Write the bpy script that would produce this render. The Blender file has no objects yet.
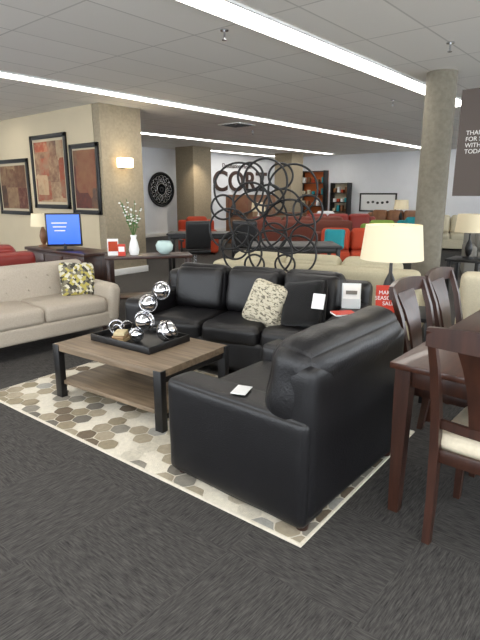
import bpy, bmesh, math, random
from mathutils import Vector, Matrix, noise
random.seed(7)
D=bpy.data; C=bpy.context; SC=C.scene
R=math.radians

# ---------------------------------------------------------------- materials
def lin(c):
    return tuple(((x/255)/12.92 if x/255<=0.04045 else ((x/255+0.055)/1.055)**2.4) for x in c)
def M(name,rgb,rough=.5,metal=0,spec=.5,nscale=0,namt=.0,bump=0,bscale=50,emit=0,ecol=None,coat=0,alpha=None,sheen=0,stretch=None):
    m=D.materials.new(name); m.use_nodes=True; nt=m.node_tree; b=nt.nodes['Principled BSDF']
    col=(*lin(rgb),1)
    b.inputs['Base Color'].default_value=col
    b.inputs['Roughness'].default_value=rough; b.inputs['Metallic'].default_value=metal
    b.inputs['Specular IOR Level'].default_value=spec
    b.inputs['Coat Weight'].default_value=coat
    b.inputs['Sheen Weight'].default_value=sheen
    tc=nt.nodes.new('ShaderNodeTexCoord'); mp=nt.nodes.new('ShaderNodeMapping')
    nt.links.new(tc.outputs['Object'],mp.inputs[0])
    if stretch: mp.inputs['Scale'].default_value=stretch
    if namt>0:
        n=nt.nodes.new('ShaderNodeTexNoise'); n.inputs['Scale'].default_value=nscale; n.inputs['Detail'].default_value=5
        nt.links.new(mp.outputs[0],n.inputs['Vector'])
        mr=nt.nodes.new('ShaderNodeMapRange'); mr.inputs['From Min'].default_value=.3; mr.inputs['From Max'].default_value=.7
        mr.inputs['To Min'].default_value=1-namt; mr.inputs['To Max'].default_value=1+namt
        nt.links.new(n.outputs['Fac'],mr.inputs['Value'])
        mx=nt.nodes.new('ShaderNodeVectorMath'); mx.operation='SCALE'; mx.inputs[0].default_value=col[:3]
        nt.links.new(mr.outputs[0],mx.inputs['Scale']); nt.links.new(mx.outputs[0],b.inputs['Base Color'])
    if bump>0:
        n2=nt.nodes.new('ShaderNodeTexNoise'); n2.inputs['Scale'].default_value=bscale; n2.inputs['Detail'].default_value=6
        nt.links.new(mp.outputs[0],n2.inputs['Vector'])
        bp=nt.nodes.new('ShaderNodeBump'); bp.inputs['Strength'].default_value=bump; bp.inputs['Distance'].default_value=.01
        nt.links.new(n2.outputs['Fac'],bp.inputs['Height']); nt.links.new(bp.outputs[0],b.inputs['Normal'])
    if emit>0:
        b.inputs['Emission Color'].default_value=(*lin(ecol or rgb),1); b.inputs['Emission Strength'].default_value=emit
    return m
m_leather=M('black_leather',(17,16,18),.40,spec=.45,nscale=8,namt=.25,bump=.2,bscale=140)
m_leather2=M('black_leather_soft',(19,18,20),.40,spec=.45,nscale=5,namt=.3,bump=.25,bscale=90)
m_foot=M('foot_wood',(50,30,22),.4)
m_wood_dark=M('espresso_wood',(54,29,19),.38,coat=.12,nscale=6,namt=.35,stretch=(6,6,.8))
m_wood_top=M('espresso_top',(66,37,25),.36,coat=.12,nscale=6,namt=.3,stretch=(.8,8,8))
m_black=M('black_paint',(18,17,18),.4)
m_blackmetal=M('black_iron',(8,7,8),.5,metal=0)
m_cream=M('cream_upholstery',(200,190,164),.9,nscale=60,namt=.06,bump=.25,bscale=250)
m_cream2=M('cream_linen',(182,173,146),.9,nscale=60,namt=.06,bump=.25,bscale=250)
m_greige=M('greige_fabric',(176,165,150),.92,nscale=90,namt=.07,bump=.3,bscale=300)
m_seatfab=M('chair_seat_fabric',(212,200,176),.85,nscale=80,namt=.05,bump=.2,bscale=250)
m_chrome=M('chrome',(225,225,228),.08,metal=1)
m_silver=M('silver',(190,190,192),.22,metal=1)
m_white=M('white_paper',(238,238,236),.6)
m_red=M('red_card',(200,54,30),.5)
m_shade=M('lamp_shade',(212,201,172),.9,emit=.13,ecol=(255,230,184))
m_redlea=M('red_leather',(130,34,24),.45,bump=.1)
m_rust=M('rust_fabric',(176,62,30),.8)
m_teal=M('teal_fabric',(30,140,150),.8)
m_lime=M('lime_fabric',(120,150,60),.8)
m_grey=M('grey_fabric',(120,118,112),.9)
m_brownfab=M('brown_fabric',(104,50,36),.8)
m_green=M('leaf_green',(70,110,50),.6)
m_glassg=M('celadon_ceramic',(190,212,208),.2)
m_walnut=M('walnut',(120,80,50),.45,nscale=6,namt=.25)
m_mirror=M('mirror_dark',(60,66,74),.15,metal=.8)
m_screen=M('screen_blue',(40,90,200),.2,emit=.7,ecol=(40,95,215))
m_acry=M('acrylic',(225,230,232),.1)

def mat_tabletop(name,c1,c2,axis=1):
    m=D.materials.new(name); m.use_nodes=True; nt=m.node_tree; b=nt.nodes['Principled BSDF']
    tc=nt.nodes.new('ShaderNodeTexCoord'); mp=nt.nodes.new('ShaderNodeMapping')
    mp.inputs['Scale'].default_value=(1.2,14,14) if axis==0 else (14,1.2,14)
    n=nt.nodes.new('ShaderNodeTexNoise'); n.inputs['Scale'].default_value=2.5; n.inputs['Detail'].default_value=8; n.inputs['Distortion'].default_value=.4
    cr=nt.nodes.new('ShaderNodeValToRGB'); cr.color_ramp.elements[0].position=.3; cr.color_ramp.elements[1].position=.72
    cr.color_ramp.elements[0].color=(*lin(c1),1); cr.color_ramp.elements[1].color=(*lin(c2),1)
    nt.links.new(tc.outputs['Object'],mp.inputs[0]); nt.links.new(mp.outputs[0],n.inputs['Vector'])
    nt.links.new(n.outputs['Fac'],cr.inputs[0]); nt.links.new(cr.outputs[0],b.inputs['Base Color'])
    b.inputs['Roughness'].default_value=.5
    return m
m_tabtop=mat_tabletop('weathered_oak',(96,81,64),(138,119,97))

def mat_carpet():
    m=D.materials.new('charcoal_carpet'); m.use_nodes=True; nt=m.node_tree; N=nt.nodes; L=nt.links; b=N['Principled BSDF']
    tc=N.new('ShaderNodeTexCoord')
    ch=N.new('ShaderNodeTexChecker'); ch.inputs['Scale'].default_value=1.0
    mc=N.new('ShaderNodeMapping'); mc.inputs['Scale'].default_value=(1/.61,1/.61,1); mc.inputs['Location'].default_value=(.13,.31,.5)
    L.new(tc.outputs['Object'],mc.inputs[0]); L.new(mc.outputs[0],ch.inputs['Vector'])
    outs=[]
    for s in ((150,14,1),(14,150,1)):
        mp=N.new('ShaderNodeMapping'); mp.inputs['Scale'].default_value=s
        n=N.new('ShaderNodeTexNoise'); n.inputs['Scale'].default_value=1; n.inputs['Detail'].default_value=3; n.inputs['Roughness'].default_value=.65
        L.new(tc.outputs['Object'],mp.inputs[0]); L.new(mp.outputs[0],n.inputs['Vector']); outs.append(n.outputs['Fac'])
    mix=N.new('ShaderNodeMix'); L.new(ch.outputs['Fac'],mix.inputs[0]); L.new(outs[0],mix.inputs[2]); L.new(outs[1],mix.inputs[3])
    cr=N.new('ShaderNodeValToRGB'); cr.color_ramp.elements[0].position=.28; cr.color_ramp.elements[1].position=.74
    cr.color_ramp.elements[0].color=(*lin((44,43,42)),1); cr.color_ramp.elements[1].color=(*lin((92,89,86)),1)
    L.new(mix.outputs[0],cr.inputs[0]); L.new(cr.outputs[0],b.inputs['Base Color'])
    bp=N.new('ShaderNodeBump'); bp.inputs['Strength'].default_value=.4; bp.inputs['Distance'].default_value=.005
    L.new(mix.outputs[0],bp.inputs['Height']); L.new(bp.outputs[0],b.inputs['Normal'])
    b.inputs['Roughness'].default_value=.95; b.inputs['Specular IOR Level'].default_value=.15
    return m
def mat_ceiling():
    m=D.materials.new('ceiling_tiles'); m.use_nodes=True; nt=m.node_tree; N=nt.nodes; L=nt.links; b=N['Principled BSDF']
    tc=N.new('ShaderNodeTexCoord'); br=N.new('ShaderNodeTexBrick')
    br.offset=0; br.squash=1
    br.inputs['Scale'].default_value=1; br.inputs['Brick Width'].default_value=1.22; br.inputs['Row Height'].default_value=.61
    br.inputs['Mortar Size'].default_value=.010; br.inputs['Mortar Smooth'].default_value=.1
    br.inputs['Color1'].default_value=(*lin((238,235,229)),1); br.inputs['Color2'].default_value=(*lin((232,229,223)),1)
    br.inputs['Mortar'].default_value=(*lin((204,201,195)),1)
    L.new(tc.outputs['Object'],br.inputs['Vector']); L.new(br.outputs['Color'],b.inputs['Base Color'])
    b.inputs['Roughness'].default_value=.9
    return m
m_carpet=mat_carpet(); m_ceil=mat_ceiling()
m_wallbeige=M('wall_beige',(200,186,158),.9,nscale=3,namt=.02)
m_wallwhite=M('wall_white',(230,232,235),.9,nscale=3,namt=.02)
m_column=M('column_taupe',(152,140,118),.85,nscale=25,namt=.12,bump=.1,bscale=60)
m_column2=M('column_plaster',(122,116,102),.85,nscale=18,namt=.14,bump=.1,bscale=60)
m_trim=M('white_trim',(225,225,222),.5)
m_strip=M('fluorescent_lens',(255,252,245),.5,emit=9,ecol=(255,250,242))
m_sconce=M('sconce_glass',(255,235,200),.5,emit=5,ecol=(255,225,175))

# ---------------------------------------------------------------- helpers
def E(name,loc=(0,0,0),rz=0):
    o=D.objects.new(name,None); o.location=loc; o.rotation_euler=(0,0,R(rz)); o.empty_display_size=.1
    SC.collection.objects.link(o); return o
def fin(name,bm,mat,parent,loc,rot,smooth=True,flatang=None):
    me=D.meshes.new(name); bm.normal_update(); bm.to_mesh(me); bm.free()
    o=D.objects.new(name,me); SC.collection.objects.link(o)
    if mat is not None:
        for mm in (mat if isinstance(mat,(list,tuple)) else [mat]): me.materials.append(mm)
    o.parent=parent; o.location=loc; o.rotation_euler=rot
    if smooth:
        for p in me.polygons: p.use_smooth=True
        if flatang: 
            try: me.set_sharp_from_angle(angle=R(flatang))
            except Exception: pass
    return o
def box(name,parent,size,loc,mat,bev=.004,rot=(0,0,0),seg=2):
    bm=bmesh.new(); bmesh.ops.create_cube(bm,size=1)
    for v in bm.verts: v.co=Vector((v.co.x*size[0],v.co.y*size[1],v.co.z*size[2]))
    if bev: bmesh.ops.bevel(bm,geom=bm.edges[:],offset=min(bev,min(size)*.45),segments=seg,affect='EDGES',profile=.5)
    return fin(name,bm,mat,parent,loc,rot,smooth=bool(bev),flatang=35)
def soft(name,parent,size,loc,mat,r=.05,puff=(0,0,0),wr=.0,rot=(0,0,0),cuts=14,wsc=5,pinch=0):
    bm=bmesh.new(); bmesh.ops.create_cube(bm,size=2)
    bmesh.ops.subdivide_edges(bm,edges=bm.edges[:],cuts=cuts,use_grid_fill=True)
    h=Vector(size)*.5; r=min(r,min(h)*.98)
    sd=random.random()*50
    for v in bm.verts:
        t=v.co.copy(); u=Vector([a*(1.5-.5*a*a) for a in t])
        p=Vector((u.x*h.x,u.y*h.y,u.z*h.z))
        q=Vector([max(-(h[i]-r),min(h[i]-r,p[i])) for i in range(3)])
        d=p-q
        n=d.normalized() if d.length>1e-6 else Vector((0,0,0))
        if d.length>1e-6: p=q+n*r
        for i in range(3):
            if puff[i]:
                j,k=[a for a in range(3) if a!=i]
                p[i]+=puff[i]*t[i]*max(0,1-t[j]**2)**.6*max(0,1-t[k]**2)**.6
        if pinch:
            f=(1-abs(t.x)**3)*(1-abs(t.z)**3)
            p.y*= .12+.88*f**.6
            p.x*=1-pinch*(1-abs(t.z))*abs(t.x)**2; p.z*=1-pinch*(1-abs(t.x))*abs(t.z)**2
        if wr:
            w=noise.noise(Vector((p.x*wsc+sd,p.y*wsc,p.z*wsc)))+.5*noise.noise(Vector((p.x*wsc*2.3,p.y*wsc*2.3+sd,p.z*wsc*2.3)))
            p+=n*w*wr
        v.co=p
    return fin(name,bm,mat,parent,loc,rot)
def cyl(name,parent,r,h,loc,mat,r2=None,seg=32,rot=(0,0,0),cap=True):
    bm=bmesh.new(); bmesh.ops.create_cone(bm,cap_ends=cap,segments=seg,radius1=r,radius2=r if r2 is None else r2,depth=h)
    return fin(name,bm,mat,parent,loc,rot,flatang=40)
def lathe(name,parent,prof,loc,mat,seg=32,rot=(0,0,0)):
    bm=bmesh.new(); rings=[]
    for (r,z) in prof:
        rings.append([bm.verts.new((max(r,1e-4)*math.cos(2*math.pi*i/seg),max(r,1e-4)*math.sin(2*math.pi*i/seg),z)) for i in range(seg)])
    for a,b_ in zip(rings,rings[1:]):
        for i in range(seg): bm.faces.new((a[i],a[(i+1)%seg],b_[(i+1)%seg],b_[i]))
    bmesh.ops.recalc_face_normals(bm,faces=bm.faces[:])
    return fin(name,bm,mat,parent,loc,rot,flatang=50)
def torus(name,parent,Rm,rm,loc,mat,rot=(0,0,0),seg=48,ms=8,flat=1.0):
    bm=bmesh.new(); rings=[]
    for i in range(seg):
        a=2*math.pi*i/seg; ring=[]
        for j in range(ms):
            b=2*math.pi*j/ms; rr=Rm+rm*math.cos(b)
            ring.append(bm.verts.new((rr*math.cos(a),rr*math.sin(a),rm*flat*math.sin(b))))
        rings.append(ring)
    for i in range(seg):
        for j in range(ms):
            bm.faces.new((rings[i][j],rings[(i+1)%seg][j],rings[(i+1)%seg][(j+1)%ms],rings[i][(j+1)%ms]))
    bmesh.ops.recalc_face_normals(bm,faces=bm.faces[:])
    return fin(name,bm,mat,parent,loc,rot)
def post(name,parent,pts,ws,ds,mat,horiz=False,bev=.004):
    bm=bmesh.new(); secs=[]
    n=len(pts)
    if not isinstance(ws,(list,tuple)): ws=[ws]*n
    if not isinstance(ds,(list,tuple)): ds=[ds]*n
    for p,w,d in zip(pts,ws,ds):
        q=[]
        for sx,sy in ((-1,-1),(1,-1),(1,1),(-1,1)):
            if horiz: q.append(bm.verts.new((p[0],p[1]+sx*w/2,p[2]+sy*d/2)))
            else: q.append(bm.verts.new((p[0]+sx*w/2,p[1]+sy*d/2,p[2])))
        secs.append(q)
    for a,b_ in zip(secs,secs[1:]):
        for i in range(4): bm.faces.new((a[i],a[(i+1)%4],b_[(i+1)%4],b_[i]))
    bm.faces.new(secs[0]); bm.faces.new(secs[-1])
    bmesh.ops.recalc_face_normals(bm,faces=bm.faces[:])
    return fin(name,bm,mat,parent,(0,0,0),(0,0,0),smooth=True,flatang=30)
def sph(name,parent,r,loc,mat,scale=(1,1,1),rot=(0,0,0)):
    bm=bmesh.new(); bmesh.ops.create_uvsphere(bm,u_segments=32,v_segments=20,radius=r)
    for v in bm.verts: v.co=Vector((v.co.x*scale[0],v.co.y*scale[1],v.co.z*scale[2]))
    return fin(name,bm,mat,parent,loc,rot)
def text(name,parent,s,size,loc,rot,mat,ext=.01,align='CENTER',sx=1,off=0):
    c=D.curves.new(name,'FONT'); c.body=s; c.size=size; c.extrude=ext; c.align_x=align; c.align_y='CENTER'; c.offset=off
    o=D.objects.new(name,c); SC.collection.objects.link(o); c.materials.append(mat); o.parent=parent
    o.location=loc; o.rotation_euler=[R(a) for a in rot]; o.scale=(sx,1,1); return o
def arc(n,f): return [f(i/(n-1)) for i in range(n)]
def on(e,l):
    c,s=math.cos(e.rotation_euler[2]),math.sin(e.rotation_euler[2])
    return (e.location.x+c*l[0]-s*l[1], e.location.y+s*l[0]+c*l[1], e.location.z+l[2])

# ---------------------------------------------------------------- room shell
X0,X1,Y0,Y1,H=-4.0,19.2,-5.0,14.0,3.0
box('floor',None,(X1-X0+.4,Y1-Y0+.4,.1),((X0+X1)/2,(Y0+Y1)/2,-.05),m_carpet,bev=0)
box('ceiling',None,(X1-X0+.4,Y1-Y0+.4,.1),((X0+X1)/2,(Y0+Y1)/2,H+.05),m_ceil,bev=0)
box('wall_left',None,(X1-X0+.4,.2,H),((X0+X1)/2,Y1+.1,H/2),m_wallwhite,bev=0)
box('wall_far',None,(.2,Y1-Y0,H),(X1+.1,(Y0+Y1)/2,H/2),m_wallwhite,bev=0)
box('wall_partition',None,(.2,Y1-8.06,H),(5.7,(Y1+8.06)/2,H/2),m_wallbeige,bev=0)
box('baseboard_far',None,(.03,Y1-Y0-.05,.12),(X1-.016,(Y0+Y1)/2,.06),m_trim)
box('baseboard_left',None,(X1-5.85,.03,.12),((X1+5.8)/2,Y1-.016,.06),m_trim)
box('baseboard_partition',None,(.02,Y1-8.1,.12),(5.588,(Y1+8.1)/2,.06),m_trim)
def storefront(nm,along,fixed,a0,a1):
    e=E(nm)
    def pc(n,s0,s1,z0,z1,t=.2,mt=m_trim):
        ln=s1-s0
        if along=='x': box(n,e,(ln,t,z1-z0),((s0+s1)/2,fixed,(z0+z1)/2),mt,bev=0)
        else: box(n,e,(t,ln,z1-z0),(fixed,(s0+s1)/2,(z0+z1)/2),mt,bev=0)
    pc('sill',a0,a1,0,.35,mt=m_wallwhite); pc('header',a0,a1,2.8,H,mt=m_wallwhite)
    n=int((a1-a0)/2.0)
    for i in range(n+1):
        s=a0+(a1-a0)*i/n
        w=.25 if i%4==0 else .04
        pc('mullion_%d'%i,max(a0,s-w),min(a1,s+w),.35,2.8,t=.12)
storefront('wall_right','x',Y0-.1,X0,X1)
storefront('wall_near','y',X0-.1,Y0,Y1)

# columns
c=E('square_column',(6.05,7.95,0)); box('shaft',c,(.9,.2,H),(0,0,H/2),m_column,bev=.004); box('core',c,(.68,.68,H),(.11,.43,H/2),m_column,bev=.004); box('base_trim',c,(.94,.24,.12),(0,0,.06),m_trim)
c=E('square_column',(12.9,12.9,0)); box('shaft',c,(.85,.85,H),(0,0,H/2),m_column,bev=.004); box('base_trim',c,(.89,.89,.12),(0,0,.06),m_trim)
c=E('square_column',(17.3,12.0,0)); box('shaft',c,(.8,.8,H),(0,0,H/2),m_column,bev=.004); box('base_trim',c,(.84,.84,.12),(0,0,.06),m_trim)
c=E('round_column',(7.11,2.58,0)); cyl('shaft',c,.19,H,(0,0,H/2),m_column2,seg=48); cyl('base_trim',c,.205,.12,(0,0,.06),m_trim,seg=48)

def strip(y,x0,x1):
    e=E('ceiling_light_strip',(0,0,H))
    x=x0;i=0
    while x+1.2<=x1:
        box('lens_%d'%i,e,(1.16,.27,.012),(x+.6,y,-.012),m_strip,bev=0)
        i+=1; x+=1.22
    L=x-x0
    for s in (-1,1): box('rail_%s'%('a' if s<0 else 'b'),e,(L,.02,.022),(x0+L/2,y+s*.15,-.012),m_trim,bev=0)
strip(3.15,-3.5,10.3); strip(6.95,-3.5,18.6); strip(10.75,6.2,18.6); strip(-.65,-3.5,18.6); strip(10.75,-3.5,5.2); strip(13.2,13.6,18.6)
v=E('ceiling_vent',(9.3,7.9,H))
box('frame',v,(.6,.6,.02),(0,0,-.012),m_trim)
for i in range(6): box('slot_%d'%i,v,(.5,.04,.01),(0,-.22+i*.088,-.026),m_black,bev=0)
for (x,y) in ((4.0,3.55),(5.8,2.05),(8.6,3.9),(10.5,8.4)):
    s=E('ceiling_sprinkler',(x,y,H)); cyl('plate',s,.04,.01,(0,0,-.006),m_silver); cyl('stem',s,.010,.08,(0,0,-.045),m_silver); cyl('deflector',s,.024,.006,(0,0,-.088),m_silver)
def sconce(x,y,z):
    s=E('wall_sconce',(x,y,z)); box('backplate',s,(.12,.02,.2),(0,-.011,0),m_silver)
    box('shade',s,(.30,.11,.17),(0,-.10,0),m_sconce,bev=.02)
    cyl('arm',s,.012,.05,(0,-.035,-.03),m_silver,rot=(R(90),0,0))
sconce(6.02,7.85,2.03)

# ---------------------------------------------------------------- rug
RU=E('area_rug',(0,0,0))
rw,rl=1.40,2.80
RU.location=(1.585+rw/2,1.05+rl/2,0); RU.rotation_euler=(0,0,R(2.0))
m_rug=M('rug_cream_pile',(210,201,182),.98,nscale=40,namt=.08,bump=.6,bscale=160,sheen=.2)
rugcols=[(140,134,122),(164,152,130),(114,108,98),(188,178,156),(112,98,80),(160,157,149),(204,196,178),(150,138,114)]
mrc=[M('rug_patch_%d'%i,cc,.98,nscale=40,namt=.1,bump=.6,bscale=160) for i,cc in enumerate(rugcols)]
box('pile',RU,(rw,rl,.014),(0,0,.0075),m_rug,bev=.005)
bm=bmesh.new(); hr=.062; dx=.124; dy=.108; row=0; y=-rl/2
while y<rl/2+.1:
    x=-rw/2+(dx/2 if row%2 else 0)
    while x<rw/2+.1:
        if random.random()<.68:
            k=random.choice([0,0,1,1,1,2,3,3,4,5,6,7,7])
            vs=[]
            for i in range(18):
                a=2*math.pi*i/18+math.pi/6
                rr=hr*(1+.06*math.cos(6*(a-math.pi/6)))
                px=max(-rw/2+.012,min(rw/2-.012,x+rr*math.cos(a))); py=max(-rl/2+.012,min(rl/2-.012,y+rr*math.sin(a)))
                vs.append((px,py))
            area=abs(sum(vs[i][0]*vs[(i+1)%18][1]-vs[(i+1)%18][0]*vs[i][1] for i in range(18)))/2
            if area>.001:
                u=[]
                for p in vs:
                    if not u or (abs(p[0]-u[-1][0])+abs(p[1]-u[-1][1]))>1e-5: u.append(p)
                f=bm.faces.new([bm.verts.new((p[0],p[1],.0163)) for p in u]); f.material_index=k
        x+=dx
    y+=dy; row+=1
fin('hex_pattern',bm,mrc,RU,(0,0,0),(0,0,0),smooth=False)

# ---------------------------------------------------------------- sofas
def leather_sofa(name,loc,rz,w,d=.92,n=3,h=.86,arm_w=.2,arm_h=.58,mat=m_leather,mat2=m_leather2,legs=m_foot,leg_h=.05,z0=0,seat_z=.44,wr=.006,backpuff=.04,cush_h=None):
    e=E(name,(loc[0],loc[1],z0),rz)
    soft('base',e,(w-.06,d-.10,.26),(0,.0,leg_h+.13),mat,r=.03)
    iw=w-2*arm_w; cw=iw/n; ch=cush_h or h
    for i in range(n):
        cx=-iw/2+cw*(i+.5)
        soft('seat_cushion_%d'%(i+1),e,(cw-.006,d-.30,.17),(cx,-.10,seat_z-.085),mat2,r=.05,puff=(0,.01,.02),wr=wr)
        soft('back_cushion_%d'%(i+1),e,(cw-.004,.24,ch-seat_z+.05),(cx,d/2-.27,(ch+seat_z)/2),mat2,r=.085,puff=(0,backpuff,.012),wr=wr*1.6,rot=(R(-10),0,0))
    soft('back_frame',e,(w-.02,.22,h-leg_h-.05),(0,d/2-.12,(h-.05+leg_h)/2),mat,r=.07,puff=(0,.012,0),wr=wr*.6,rot=(R(-2.5),0,0),cuts=18)
    for s,nm in ((-1,'left'),(1,'right')):
        soft('arm_'+nm,e,(arm_w,d-.1,arm_h-leg_h),(s*(w/2-arm_w/2),-.05,(arm_h+leg_h)/2),mat,r=.045,puff=(.008,.008,.012),wr=wr*.5)
    for sx in (-1,1):
        for sy in (-1,1):
            cyl('foot_%s%s'%('l' if sx<0 else 'r','f' if sy<0 else 'b'),e,.028,leg_h+.02,(sx*(w/2-.09),sy*(d/2-.10),(leg_h+.02)/2),legs,r2=.036,seg=20)
    return e
def leather_armchair(loc,rz,w=1.0,d=.89,z0=.017):
    e=E('leather_armchair',(loc[0],loc[1],z0),rz); aw=.19; ah=.54; lh=.025
    soft('base',e,(w-.06,d-.08,.28),(0,0,lh+.14),m_leather,r=.03)
    soft('seat_cushion',e,(w-2*aw-.006,d-.28,.18),(0,-.11,.36),m_leather2,r=.05,puff=(0,.01,.02),wr=.006)
    for s,nm in ((-1,'left'),(1,'right')):
        soft('arm_'+nm,e,(aw,d-.02,ah-lh),(s*(w/2-aw/2),-.01,(ah+lh)/2),m_leather,r=.032,puff=(.006,.006,.012),wr=.003,cuts=18)
    soft('back_shell',e,(w-.03,.16,.74),(0,d/2-.085,.025+.39),m_leather,r=.05,puff=(0,.008,0),wr=.003,cuts=18)
    soft('back_cushion',e,(w-.04,.26,.42),(0,d/2-.15,.66),m_leather2,r=.11,puff=(.012,.014,.018),wr=.010,rot=(R(-7),0,0),cuts=22)
    for sx in (-1,1):
        for sy in (-1,1): cyl('foot_%d%d'%(sx,sy),e,.028,lh+.02,(sx*(w/2-.06),sy*(d/2-.06),(lh+.02)/2),m_foot,r2=.036,seg=20)
    box('back_seam',e,(w-.09,.006,.006),(0,d/2-.003,.50),m_black,bev=.002)
    return e
AC=leather_armchair((2.18,1.475),180)
box('price_tag',AC,(.11,.075,.003),(.41,-.0,.562),m_white,bev=0,rot=(0,0,R(20)))

SF=leather_sofa('leather_sofa',(3.45,2.80),-75,2.04,d=.92,n=3,h=.81,arm_w=.2,arm_h=.58,leg_h=.05,seat_z=.43)
def mat_pattern(name,c1,c2,scale,thr=.5,st=(1,1,2.2)):
    m=D.materials.new(name); m.use_nodes=True; nt=m.node_tree; N=nt.nodes; L=nt.links; b=N['Principled BSDF']
    tc=N.new('ShaderNodeTexCoord'); mp=N.new('ShaderNodeMapping'); mp.inputs['Scale'].default_value=st
    n=N.new('ShaderNodeTexNoise'); n.inputs['Scale'].default_value=scale; n.inputs['Detail'].default_value=2; n.inputs['Distortion'].default_value=1
    cr=N.new('ShaderNodeValToRGB'); cr.color_ramp.interpolation='CONSTANT'
    cr.color_ramp.elements[0].color=(*lin(c1),1); cr.color_ramp.elements[1].position=thr; cr.color_ramp.elements[1].color=(*lin(c2),1)
    L.new(tc.outputs['Object'],mp.inputs[0]); L.new(mp.outputs[0],n.inputs['Vector']); L.new(n.outputs['Fac'],cr.inputs[0]); L.new(cr.outputs[0],b.inputs['Base Color'])
    b.inputs['Roughness'].default_value=.9
    return m
def mat_tri(name):
    m=D.materials.new(name); m.use_nodes=True; nt=m.node_tree; N=nt.nodes; L=nt.links; b=N['Principled BSDF']
    tc=N.new('ShaderNodeTexCoord'); mp=N.new('ShaderNodeMapping'); mp.inputs['Rotation'].default_value=(0,R(45),0); mp.inputs['Scale'].default_value=(1,.05,1)
    v=N.new('ShaderNodeTexVoronoi'); v.distance='MANHATTAN'; v.inputs['Scale'].default_value=36; v.inputs['Randomness'].default_value=.35
    sp=N.new('ShaderNodeSeparateColor'); cr=N.new('ShaderNodeValToRGB'); cr.color_ramp.interpolation='CONSTANT'; e=cr.color_ramp.elements
    e[0].color=(*lin((66,62,54)),1); e[1].position=.25; e[1].color=(*lin((176,164,86)),1)
    x=e.new(.5); x.color=(*lin((205,200,180)),1); x=e.new(.78); x.color=(*lin((120,114,96)),1)
    L.new(tc.outputs['Object'],mp.inputs[0]); L.new(mp.outputs[0],v.inputs['Vector']); L.new(v.outputs['Color'],sp.inputs[0]); L.new(sp.outputs[0],cr.inputs[0]); L.new(cr.outputs[0],b.inputs['Base Color'])
    b.inputs['Roughness'].default_value=.9
    return m
m_script=mat_pattern('script_print',(104,98,86),(192,184,162),30,.44)
m_yellow=mat_tri('yellow_geometric_print')
m_fluffy=M('black_faux_fur',(13,12,13),.95,bump=1,bscale=180,sheen=.2,spec=.2)
def pillow(name,loc,rot,size,mat,th=.16):
    return soft(name,None,(size,th,size),loc,mat,r=.07,rot=[R(a) for a in rot],pinch=.07,cuts=18)
pillow('script_throw_pillow',on(SF,(.24,-.15,.595)),(-24,12,-75-8),.39,m_script)
pillow('faux_fur_throw_pillow',on(SF,(.57,-.16,.62)),(-22,-10,-75-14),.43,m_fluffy)
box('pillow_tag',None,(.10,.003,.12),on(SF,(.72,-.27,.68)),m_white,bev=0,rot=(R(-20),0,R(-80)))

def mid_sofa(name,loc,rz,w,d=.84,h=.80,n=3,mat=m_greige):
    e=E(name,(loc[0],loc[1],0),rz)
    soft('frame',e,(w-.04,d-.08,.16),(0,0,.23),mat,r=.03)
    aw=.13; iw=w-2*aw; cw=iw/n
    for i in range(n):
        cx=-iw/2+cw*(i+.5)
        soft('seat_cushion_%d'%(i+1),e,(cw-.005,d-.2,.15),(cx,-.07,.375),mat,r=.04,puff=(0,0,.012))
    soft('back',e,(w-.05,.20,.46),(0,d/2-.13,.56),mat,r=.07,puff=(0,.02,0),rot=(R(-9),0,0),cuts=20)
    for r_ in range(2):
        for k in range(9):
            x=-iw/2+iw*(k+.5)/9
            sph('button_%d_%d'%(r_,k),e,.013,(x,d/2-.262+.03*r_,.54+.13*r_),mat,scale=(1,.5,1))
    for s,nm in ((-1,'left'),(1,'right')):
        soft('arm_'+nm,e,(aw,d-.04,.38),(s*(w/2-aw/2+.015),-.0,.38),mat,r=.05,puff=(.01,0,.02),rot=(0,R(s*7),0))
    for sx in (-1,1):
        for sy in (-1,1):
            cyl('leg_%s%s'%('l' if sx<0 else 'r','f' if sy<0 else 'b'),e,.014,.17,(sx*(w/2-.14),sy*(d/2-.12),.085),m_foot,r2=.026,seg=16)
    return e
BS=mid_sofa('beige_sofa',(2.08,4.80),-3,2.3)
pillow('yellow_print_pillow',on(BS,(.93,.03,.60)),(-20,5,-3-8),.40,m_yellow)

leather_sofa('cream_sofa',(4.98,3.02),105,2.3,d=.9,n=3,h=.81,mat=m_cream2,mat2=m_cream2,wr=.002)
leather_sofa('cream_sofa',(5.62,.82),105,1.6,d=.9,n=2,h=.82,mat=m_cream,mat2=m_cream,wr=.002)

# ---------------------------------------------------------------- coffee table
CT=E('coffee_table',(2.27,2.86,.017),5)
tw,tl,th=.70,1.07,.41
box('top',CT,(tw,tl,.05),(0,0,th-.025),m_tabtop,bev=.004)
box('shelf',CT,(tw-.04,tl-.04,.03),(0,0,.115),m_tabtop,bev=.003)
for sx in (-1,1):
    for sy in (-1,1):
        box('leg_%d%d'%(sx,sy),CT,(.05,.065,th),(sx*(tw/2-.018),sy*(tl/2-.025),th/2-.002),m_black,bev=.003)
for sy in (-1,1):
    box('rail_%d'%sy,CT,(tw-.09,.02,.04),(0,sy*(tl/2-.02),th-.072),m_black,bev=.002)
    box('lower_rail_%d'%sy,CT,(tw-.09,.02,.03),(0,sy*(tl/2-.02),.085),m_black,bev=.002)
TZ=.017+th
TR=E('serving_tray',(2.33,2.93,TZ),4)
a,b_=.42,.62
box('bottom',TR,(a,b_,.012),(0,0,.0075),m_black,bev=.002)
for s in (-1,1):
    box('side_%d'%s,TR,(.012,b_,.05),(s*(a/2-.006),0,.027),m_black,bev=.003)
    box('end_%d'%s,TR,(a-.02,.012,.05),(0,s*(b_/2-.006),.027),m_black,bev=.003)
SS=E('silver_sphere_sculpture',(0,0,0))
z0=TZ+.014
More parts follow.
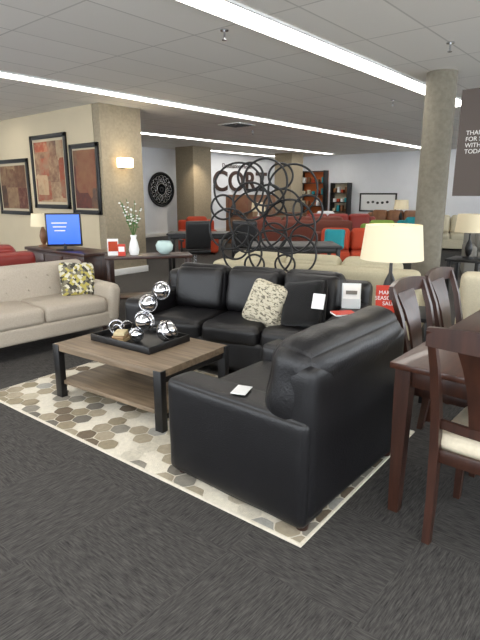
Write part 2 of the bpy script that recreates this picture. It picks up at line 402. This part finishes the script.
balls=[(2.42,2.73,z0+.078,.078,(60,10,20)),(2.315,2.85,z0+.155,.072,(90,20,-60)),(2.335,2.825,z0+.285,.062,(70,0,-30)),(2.40,2.75,z0+.38,.062,(80,30,-70)),(2.275,2.90,z0+.05,.05,(90,0,-40))]
for i,(x,y,z,r,ro) in enumerate(balls):
    sph('ball_%d'%i,SS,r,(x,y,z),m_chrome)
    rt=[R(q) for q in ro]
    torus('band_%d'%i,SS,r*1.0,r*.08,(x,y,z),m_silver,rot=rt)
    torus('dark_ring_%d'%i,SS,r*.80,r*.07,Vector((x,y,z))+Matrix.Rotation(rt[2],3,'Z')@Matrix.Rotation(rt[1],3,'Y')@Matrix.Rotation(rt[0],3,'X')@Vector((0,0,r*.6)),m_black,rot=rt)
RG=E('silver_ring_ornament',(2.28,3.14,z0))
torus('ring_1',RG,.055,.009,(0,0,.064),m_silver,rot=(R(90),0,R(-50)))
torus('ring_2',RG,.05,.009,(.05,-.05,.059),m_silver,rot=(R(90),0,R(-10)))
torus('ring_3',RG,.045,.008,(-.03,-.05,.053),m_silver,rot=(R(90),0,R(-80)))
BK=E('book_stack',(2.21,3.0,z0),20)
for i,(cc,s) in enumerate((((176,150,110),.13),((150,120,84),.12),((196,180,140),.105))):
    mm=M('book_cover_%d'%i,cc,.6); box('book_%d'%(i+1),BK,(s,s*.75,.024),(0,0,.013+i*.025),mm,bev=.002,rot=(0,0,R(8*i)))

# ---------------------------------------------------------------- dining set
DT=E('dining_table',(3.0,.40,0))
box('top',DT,(1.78,.98,.03),(0,0,.747),m_wood_top,bev=.006)
box('apron_front',DT,(1.64,.022,.085),(0,.43,.69),m_wood_dark); box('apron_back',DT,(1.64,.022,.085),(0,-.43,.69),m_wood_dark)
box('apron_left',DT,(.022,.84,.085),(-.83,0,.69),m_wood_dark); box('apron_right',DT,(.022,.84,.085),(.83,0,.69),m_wood_dark)
for sx in (-1,1):
    for sy in (-1,1):
        post('leg_%d%d'%(sx,sy),DT,[(sx*.83,sy*.435,0),(sx*.83,sy*.435,.62),(sx*.83,sy*.435,.732)],[.048,.07,.07],[.048,.07,.07],m_wood_dark)
def dining_chair(loc,rz):
    e=E('dining_chair',(loc[0],loc[1],0),rz)
    w=.44
    for s,nm in ((-1,'left'),(1,'right')):
        post('back_post_'+nm,e,[(s*(w/2-.030),-.235,0),(s*(w/2-.026),-.212,.2),(s*(w/2-.018),-.20,.44),(s*(w/2-.012),-.215,.62),(s*(w/2-.002),-.26,.82),(s*(w/2+.006),-.32,.98)],[.034,.036,.038,.036,.034,.03],[.034,.042,.05,.042,.034,.026],m_wood_dark)
        post('front_leg_'+nm,e,[(s*(w/2-.022),.205,0),(s*(w/2-.022),.205,.44)],[.030,.042],[.030,.042],m_wood_dark)
        box('side_rail_'+nm,e,(.02,.38,.06),(s*(w/2-.02),0,.41),m_wood_dark)
    box('front_rail',e,(w-.06,.02,.06),(0,.205,.41),m_wood_dark); box('rear_rail',e,(w-.06,.02,.06),(0,-.20,.41),m_wood_dark)
    soft('seat',e,(w-.015,.41,.065),(0,.015,.465),m_seatfab,r=.028,puff=(0,0,.015))
    post('crest_rail',e,arc(11,lambda t:((t-.5)*(w+.042),-.315-.03*(1-(2*t-1)**2),.955+.012*(1-(2*t-1)**2))),.024,arc(11,lambda t:.075+.015*(1-(2*t-1)**2)),m_wood_dark,horiz=True)
    post('lower_back_rail',e,arc(9,lambda t:((t-.5)*(w-.05),-.205-.02*(1-(2*t-1)**2),.56)),.02,.04,m_wood_dark,horiz=True)
    post('splat',e,[(0,-.222,.56),(0,-.238,.64),(0,-.258,.74),(0,-.29,.84),(0,-.332,.935)],[.14,.15,.17,.20,.24],.014,m_wood_dark)
    return e
dining_chair((2.265,.435),-90)
dining_chair((2.93,.84),180)
dining_chair((3.46,.84),180)

# ---------------------------------------------------------------- end table + lamp
EZ=.64
ET=E('end_table',(3.68,1.47,0),-75)
box('top',ET,(.44,.44,.03),(0,0,EZ-.016),m_black,bev=.004); box('shelf',ET,(.40,.40,.02),(0,0,.2),m_black)
for sx in (-1,1):
    for sy in (-1,1): box('leg_%d%d'%(sx,sy),ET,(.035,.035,EZ-.02),(sx*.195,sy*.195,(EZ-.02)/2),m_black,bev=.003)
def table_lamp(loc,rs,hs,ztop,base_z,basemat=m_black,name='table_lamp',top=.88):
    e=E(name,(loc[0],loc[1],base_z))
    zt=ztop-base_z; zb=zt-hs
    lathe('base',e,[(0,0),(.075,0),(.075,.018),(.02,.03),(.045,.08),(.055,.15),(.04,.22),(.014,min(.28,zb)),(.010,zb+.02),(0,zb+.02)],(0,0,0.001),basemat)
    lathe('shade',e,[(rs,zb),(rs*top,zt),(rs*(top-.01),zt),(rs*.99,zb)],(0,0,0),m_shade,seg=48)
    cyl('harp',e,.005,hs,(0,0,zb+hs/2),m_silver,seg=10)
    for k in range(3):
        cyl('spider_%d'%k,e,.003,rs*1.72,(0,0,zt-.02),m_silver,seg=8,rot=(R(90),0,R(60*k)))
    return e
table_lamp((3.62,1.57),.228,.25,1.275,EZ)
SGN=E('counter_card',(3.52,1.53,EZ),-55)
box('card',SGN,(.18,.004,.2),(0,0,.104),m_red,bev=0,rot=(R(-8),0,0))
text('headline',SGN,'MAKE A\nSEASONAL\nSALE',.040,(0,-.006,.11),(82,0,0),m_white,ext=.0008)
BH=E('brochure_holder',on(SF,(.92,-.02,.592)),-60)
box('holder_back',BH,(.15,.004,.2),(0,.03,.1),m_acry,bev=0,rot=(R(-12),0,0)); box('leaflets',BH,(.13,.012,.18),(0,.015,.096),m_white,bev=0,rot=(R(-12),0,0)); box('holder_lip',BH,(.15,.004,.08),(0,-.01,.041),m_acry,bev=0)
box('leaflet_print',BH,(.09,.002,.03),(0,.006,.13),m_grey,bev=0,rot=(R(-12),0,0))
MG=E('magazine',on(SF,(.92,-.26,.595)),-40)
box('pages',MG,(.17,.13,.012),(0,0,.006),m_white,bev=0); box('cover',MG,(.17,.13,.003),(0,0,.014),m_red,bev=0)

# ---------------------------------------------------------------- ring sculpture on console
CO=E('sofa_table',(4.10,3.06,0),-75)
box('top',CO,(1.3,.28,.03),(0,0,.66),m_wood_dark); box('shelf',CO,(1.22,.24,.02),(0,0,.2),m_wood_dark)
for sx in (-1,1):
    for sy in (-1,1): box('leg_%d%d'%(sx,sy),CO,(.035,.035,.645),(sx*.62,sy*.115,.3225),m_wood_dark)
RS=E('ring_sculpture',(4.09,3.13,0),-63)
rings=[(-.26,1.54,.25,0),(.02,1.60,.22,1),(.28,1.53,.24,0),(-.34,1.15,.20,1),(-.06,1.24,.29,0),(.26,1.18,.26,1),(-.22,.90,.20,0),(.08,.92,.22,1),(.34,.90,.19,0),(-.42,1.36,.12,0),(.44,1.34,.14,1),(.05,1.43,.15,0),(.10,1.08,.13,0),(-.16,1.06,.14,1),(-.08,.80,.10,1),(.22,.80,.10,0),(-.12,1.42,.18,1),(.18,1.34,.20,0),(-.30,.98,.14,0),(.40,1.06,.13,0),(.16,1.66,.12,0),(-.14,1.66,.13,0)]
for i,(x,z,r,l) in enumerate(rings):
    torus('ring_%d'%(i+1),RS,r,.0105,(x,(-.035 if l else .035),max(z,.69+r)),m_blackmetal,rot=(R(90+random.uniform(-2,2)),0,R(random.uniform(-9,9))),flat=1.8)

# ---------------------------------------------------------------- hanging sign
HS=E('hanging_sign',(5.7,1.20,0))
m_sign=M('sign_taupe',(80,70,64),.7); m_signtxt=M('sign_text',(225,222,216),.7)
box('panel',HS,(.02,1.3,1.04),(0,0,1.99),m_sign,bev=0)
for s in (-1,1): cyl('rod_%d'%s,HS,.005,H-2.51,(0,s*.4,(H+2.51)/2),m_silver,seg=8)
text('lettering',HS,'THANK YOU\nFOR SHOPPING\nWITH US\nTODAY!',.06,(-.012,.57,2.0),(90,0,-90),m_signtxt,ext=.001,align='LEFT')

# ---------------------------------------------------------------- left background
KN=E('console_table',(4.12,4.94,0),-36.5)
box('top',KN,(1.05,.38,.035),(0,0,.745),m_wood_dark); box('shelf',KN,(.98,.32,.02),(0,0,.25),m_wood_dark)
for sx in (-1,1):
    for sy in (-1,1): box('leg_%d%d'%(sx,sy),KN,(.04,.04,.73),(sx*.49,sy*.16,.365),m_wood_dark)
KZ=.763
VP=E('flower_vase',on(KN,(-.17,.0,KZ)))
lathe('vase',VP,[(0,0),(.05,0),(.065,.06),(.05,.14),(.03,.2),(.04,.24),(.03,.24),(.02,.2)],(0,0,0),m_white)
for i in range(18):
    a=random.uniform(0,6.28); rr=random.uniform(.02,.14); hh=random.uniform(.38,.68)
    p=Vector((rr*math.cos(a),rr*math.sin(a),hh)); d=p-Vector((0,0,.2))
    o=cyl('stem_%d'%i,VP,.003,d.length,Vector((0,0,.2))+d/2,m_green,seg=6); o.rotation_euler=d.to_track_quat('Z','Y').to_euler()
    for k in range(3):
        q=Vector((0,0,.2))+d*(.55+.2*k)
        sph('blossom_%d_%d'%(i,k),VP,.014,q+Vector([random.uniform(-.02,.02) for _ in range(3)]),m_white if k>=1 else m_green,scale=(1,1,.6))
SH=E('ceramic_bowl',on(KN,(.20,0,KZ))); lathe('bowl',SH,[(0,0),(.05,0),(.10,.05),(.11,.11),(.08,.16),(.07,.16),(.09,.11),(.08,.05),(0,.02)],(0,0,0),m_glassg)
BX=E('sign_holder',on(KN,(-.42,-.02,KZ)),-40); box('card_1',BX,(.13,.01,.2),(0,0,.1),m_white,bev=0); box('print_1',BX,(.11,.002,.12),(0,-.008,.11),m_rust,bev=0)
BX=E('sign_holder',on(KN,(-.32,-.08,KZ)),-50); box('card_1',BX,(.09,.01,.14),(0,0,.07),m_red,bev=0); box('print_1',BX,(.07,.002,.06),(0,-.008,.08),m_white,bev=0)

DK=E('media_desk',(3.92,6.4,0))
box('top',DK,(.5,1.5,.04),(0,0,.73),m_wood_dark); box('body',DK,(.46,1.42,.4),(0,0,.51),m_wood_dark)
for i in range(3): box('drawer_%d'%i,DK,(.015,.44,.34),(-.237,-.47+i*.47,.51),m_wood_top)
for i in range(3): cyl('knob_%d'%i,DK,.015,.03,(-.258,-.47+i*.47,.51),m_silver,seg=12,rot=(0,R(90),0))
for sx in (-1,1):
    for sy in (-1,1): box('leg_%d%d'%(sx,sy),DK,(.05,.05,.32),(sx*.2,sy*.68,.16),m_wood_dark)
TV=E('flat_screen_tv',(3.80,6.28,.751),-40)
box('bezel',TV,(.46,.03,.44),(0,0,.27),m_black); box('screen',TV,(.42,.004,.39),(0,-.017,.275),m_screen,bev=0)
cyl('neck',TV,.02,.08,(0,.0,.05),m_black); box('foot',TV,(.22,.14,.014),(0,0,.008),m_black)
for i in range(3): box('caption_%d'%i,TV,(.2-.03*i,.002,.014),(-.05,-.021,.36-.05*i),m_white,bev=0)
table_lamp((3.86,6.93),.16,.18,1.22,.751,basemat=m_walnut)
leather_sofa('red_leather_chair',(2.98,6.75),170,.95,d=.85,n=1,h=.82,mat=m_redlea,mat2=m_redlea,wr=.002)

def mat_abstract(name,cols,seed,scale=1.6):
    m=D.materials.new(name); m.use_nodes=True; nt=m.node_tree; N=nt.nodes; L=nt.links; b=N['Principled BSDF']
    tc=N.new('ShaderNodeTexCoord'); mp=N.new('ShaderNodeMapping'); mp.inputs['Location'].default_value=(seed,seed*1.7,seed*.3)
    v=N.new('ShaderNodeTexVoronoi'); v.distance='CHEBYCHEV'; v.inputs['Scale'].default_value=scale*1.5; v.inputs['Randomness'].default_value=.4
    n=N.new('ShaderNodeTexNoise'); n.inputs['Scale'].default_value=scale*4; n.inputs['Detail'].default_value=8; n.inputs['Roughness'].default_value=.7
    mx=N.new('ShaderNodeMath'); mx.operation='MULTIPLY_ADD'; mx.inputs[1].default_value=.45
    sep=N.new('ShaderNodeSeparateColor')
    cr=N.new('ShaderNodeValToRGB'); els=cr.color_ramp.elements
    for i,cc in enumerate(cols):
        if i<2: e=els[i]
        else: e=els.new(1)
        e.position=.15+.7*i/(len(cols)-1) ; e.color=(*lin(cc),1)
    L.new(tc.outputs['Object'],mp.inputs[0]); L.new(mp.outputs[0],v.inputs['Vector']); L.new(mp.outputs[0],n.inputs['Vector'])
    L.new(v.outputs['Color'],sep.inputs[0]); L.new(n.outputs['Fac'],mx.inputs[0])
    m2=N.new('ShaderNodeMath'); m2.operation='MULTIPLY'; m2.inputs[1].default_value=.62
    L.new(sep.outputs[0],m2.inputs[0]); L.new(m2.outputs[0],mx.inputs[2])
    L.new(mx.outputs[0],cr.inputs[0]); L.new(cr.outputs[0],b.inputs['Base Color']); b.inputs['Roughness'].default_value=.6
    return m
arts=[mat_abstract('abstract_%d'%i,cols,i*3.1+1) for i,cols in enumerate([
 [(40,30,26),(100,66,44),(150,124,90),(86,36,26)],
 [(54,40,34),(110,80,60),(170,146,114),(140,62,34),(130,112,90)],
 [(50,34,30),(116,54,38),(132,92,60),(60,50,48)]])]
m_matte=M('mat_board',(188,176,150),.8)
def framed(name,loc,rz,w,h,art,mat_w=.0,fr=.05,frm=m_black):
    e=E(name,loc,rz)
    box('backing',e,(w,.02,h),(0,-.012,0),m_matte,bev=0)
    for s in (-1,1):
        box('frame_v%d'%s,e,(fr,.04,h),(s*(w/2-fr/2),-.024,0),frm,bev=.004); box('frame_h%d'%s,e,(w,.04,fr),(0,-.024,s*(h/2-fr/2)),frm,bev=.004)
    box('artwork',e,(w-2*fr-2*mat_w,.006,h-2*fr-2*mat_w),(0,-.026,0),art,bev=0)
    return e
framed('framed_abstract_painting',(5.6,11.05,1.62),-90,1.35,1.15,arts[0],mat_w=.05,fr=.08)
framed('framed_abstract_painting',(5.6,9.55,1.90),-90,1.3,1.4,arts[1],mat_w=.05,fr=.08)
framed('framed_abstract_painting',(5.6,8.36,1.74),-90,.9,1.25,arts[2],mat_w=.03,fr=.08)

# ---------------------------------------------------------------- far wall items
WS=E('wall_lettering',(0,Y1,0)); m_let=M('letter_brown',(60,40,32),.6)
text('letters',WS,'CORT',1.1,(16.75,-.02,1.92),(90,0,0),m_let,ext=.015,sx=1.15,off=.02)
text('letters_small',WS,'Destination: Home',.24,(16.5,-.02,2.55),(90,0,0),m_let,ext=.006)
SB=E('wall_medallion',(12.35,Y1-.02,1.62))
torus('rim',SB,.56,.035,(0,-.03,0),m_black,rot=(R(90),0,0))
cyl('disc',SB,.54,.02,(0,-.005,0),m_mirror,rot=(R(90),0,0),seg=48)
for i in range(16):
    a=i*math.pi/8
    torus('petal_%d'%i,SB,.11,.012,(.36*math.cos(a),-.03,.36*math.sin(a)),m_silver,rot=(R(90),0,0),seg=20,ms=6)
torus('inner_ring',SB,.2,.02,(0,-.03,0),m_silver,rot=(R(90),0,0)); torus('hub',SB,.07,.02,(0,-.03,0),m_black,rot=(R(90),0,0))
e=framed('framed_print',(X1,9.05,1.14),-90,1.55,.72,m_white,fr=.06)
for i in range(5): sph('ink_%d'%i,e,.06,(-.4+.2*i,-.032,.02*math.sin(i*2)),m_black,scale=(1,.05,.8))
DP=E('display_partition',(12.3,9.9,0),-50)
box('panel',DP,(1.5,.12,1.45),(0,.06,.725),m_walnut,bev=.004)
for i,(x,z,w,h) in enumerate(((-.37,1.08,.6,.55),(.36,1.08,.6,.55),(-.37,.45,.6,.55),(.36,.45,.6,.55))):
    box('art_%d'%i,DP,(w,.03,h),(x,-.018,z),(arts[2],arts[1],arts[0],m_cream)[i],bev=.003)
def bookshelf(name,loc,rz,w=1.1,h=2.3,d=.35,frame=m_black,back=m_rust,rows=5):
    e=E(name,loc,rz)
    box('back',e,(w,.02,h),(0,d-.02,h/2),back,bev=0)
    for s in (-1,1): box('side_%d'%s,e,(.05,d,h),(s*(w/2-.025),d/2,h/2),frame)
    for i in range(rows+1):
        z=.03+(h-.06)*i/rows; box('shelf_%d'%i,e,(w-.1,d-.02,.03),(0,d/2,z),frame)
        if i<rows:
            for k in range(4 if w<1 else 5):
                hh=random.uniform(.1,.26); cc=random.choice([m_white,m_teal,m_walnut,m_cream,m_rust])
                box('decor_%d_%d'%(i,k),e,(.1,.15,hh),(-w/2+.14+k*(w-.28)/(3 if w<1 else 4),d/2,z+.016+hh/2),cc,bev=.01)
    return e
bookshelf('bookshelf',(18.75,11.85,0),-90,back=M('shelf_orange',(200,104,50),.7),frame=m_black,w=1.2,h=2.4)
bookshelf('bookshelf',(18.75,10.55,0),-90,w=.8,h=1.9,back=m_cream)
leather_sofa('brown_sofa',(10.6,7.1),130,2.6,h=.92,mat=m_brownfab,mat2=m_brownfab,wr=0)
leather_sofa('red_sofa',(12.9,7.2),-50,2.2,h=.9,mat=m_redlea,mat2=m_redlea,wr=0)
rs=leather_sofa('rust_sofa',(8.7,4.6),-60,1.5,n=2,h=.82,mat=m_brownfab,mat2=m_rust,wr=0)
pillow('teal_throw_pillow',on(rs,(-.3,-.02,.66)),(-18,0,-70),.4,m_teal)
leather_sofa('lime_armchair',(10.3,4.75),-70,.95,n=1,h=.9,mat=m_lime,mat2=m_lime,wr=0)
leather_sofa('grey_sofa',(10.3,2.0),-70,2.0,h=.85,mat=m_grey,mat2=m_grey,wr=0)
leather_sofa('white_sofa',(14.6,4.4),-70,2.2,h=.88,mat=m_cream,mat2=m_cream,wr=0)
leather_sofa('teal_armchair',(12.6,4.9),-70,.95,n=1,h=.88,mat=m_teal,mat2=m_teal,wr=0)
leather_sofa('white_armchair',(15.0,8.9),-60,1.0,n=1,h=.88,mat=m_wallwhite,mat2=m_wallwhite,wr=0)
leather_sofa('orange_armchair',(9.4,9.3),-40,.95,n=1,h=.88,mat=m_rust,mat2=m_rust,wr=0)
leather_sofa('tan_sofa',(16.8,7.3),-80,2.0,h=.9,mat=m_walnut,mat2=m_walnut,wr=0)
def simple_table(name,loc,rz,w,d,h,mat,top=None):
    e=E(name,(loc[0],loc[1],0),rz)
    box('top',e,(w,d,.035),(0,0,h-.018),top or mat)
    for s in (-1,1): box('apron_%d'%s,e,(w-.12,.02,.07),(0,s*(d/2-.05),h-.07),mat)
    for sx in (-1,1):
        for sy in (-1,1): box('leg_%d%d'%(sx,sy),e,(.055,.055,h-.036),(sx*(w/2-.05),sy*(d/2-.05),(h-.036)/2),mat)
    return e
simple_table('dark_dining_table',(6.45,4.35),-50,1.3,.85,.76,m_black)
simple_table('office_desk',(7.2,7.0),-50,1.3,.65,.76,m_black)
simple_table('side_table',(8.05,2.3),0,.5,.5,.55,m_black)
simple_table('side_table',(15.2,6.4),0,.6,.6,.65,m_wood_dark)
simple_table('side_table',(11.4,8.9),0,.6,.6,.65,m_wood_dark)
simple_table('buffet_table',(15.0,10.7),-50,1.8,.5,.85,m_walnut)
table_lamp((8.05,2.3),.22,.26,1.2,.551)
table_lamp((15.2,6.4),.22,.28,1.3,.651)
table_lamp((11.4,8.9),.2,.24,1.25,.651,basemat=m_white)
def office_chair(loc,rz,mat=m_black):
    e=E('office_chair',(loc[0],loc[1],0),rz)
    soft('seat',e,(.48,.46,.08),(0,0,.48),mat,r=.035); soft('back',e,(.46,.08,.5),(0,.24,.78),mat,r=.035,rot=(R(-8),0,0))
    cyl('stem',e,.03,.36,(0,0,.27),m_silver)
    for k in range(5):
        a=k*2*math.pi/5; box('spoke_%d'%k,e,(.28,.04,.03),(.14*math.cos(a),.14*math.sin(a),.085),m_black,rot=(0,0,a)); sph('caster_%d'%k,e,.03,(.27*math.cos(a),.27*math.sin(a),.03),m_black)
    for s in (-1,1): box('armrest_%d'%s,e,(.04,.26,.03),(s*.26,.02,.68),mat); box('arm_support_%d'%s,e,(.03,.03,.2),(s*.26,.04,.575),mat)
    return e
office_chair((6.6,6.6),150); office_chair((7.3,5.9),110)

# ---------------------------------------------------------------- world, lights
w=D.worlds.new('World'); SC.world=w; w.use_nodes=True
bg=w.node_tree.nodes['Background']; bg.inputs[0].default_value=(.88,.94,1,1); bg.inputs[1].default_value=5.2
def spot(name,loc,target,power,size=60,col=(1,.85,.65)):
    l=D.lights.new(name,'SPOT'); l.energy=power; l.spot_size=R(size); l.spot_blend=.8; l.color=col; l.shadow_soft_size=.05
    o=D.objects.new(name,l); SC.collection.objects.link(o); o.location=loc
    o.rotation_euler=(Vector(target)-Vector(loc)).to_track_quat('-Z','Y').to_euler(); return o
spot('track_spot',(4.6,9.6,2.9),(5.6,9.7,1.8),35); spot('track_spot',(12.2,11.8,2.9),(12.7,12.5,1.5),90)
pl=D.lights.new('sconce_bulb','POINT'); pl.energy=7; pl.color=(1,.85,.6); pl.shadow_soft_size=.05
o=D.objects.new('sconce_bulb',pl); SC.collection.objects.link(o); o.location=(6.02,7.62,2.03)
pl=D.lights.new('lamp_bulb','POINT'); pl.energy=2; pl.color=(1,.85,.6); pl.shadow_soft_size=.05
o=D.objects.new('lamp_bulb',pl); SC.collection.objects.link(o); o.location=(3.62,1.57,1.12)
SC.view_settings.view_transform='Standard'; SC.view_settings.look='None'; SC.view_settings.exposure=0.27

# ---------------------------------------------------------------- camera
cam=D.cameras.new('camera'); cam.sensor_fit='VERTICAL'; cam.sensor_height=24; cam.lens=24*510/640
co=D.objects.new('camera',cam); SC.collection.objects.link(co); co.location=(0,0,1.5); co.rotation_euler=(R(90-13.98),0,R(-50)); SC.camera=co
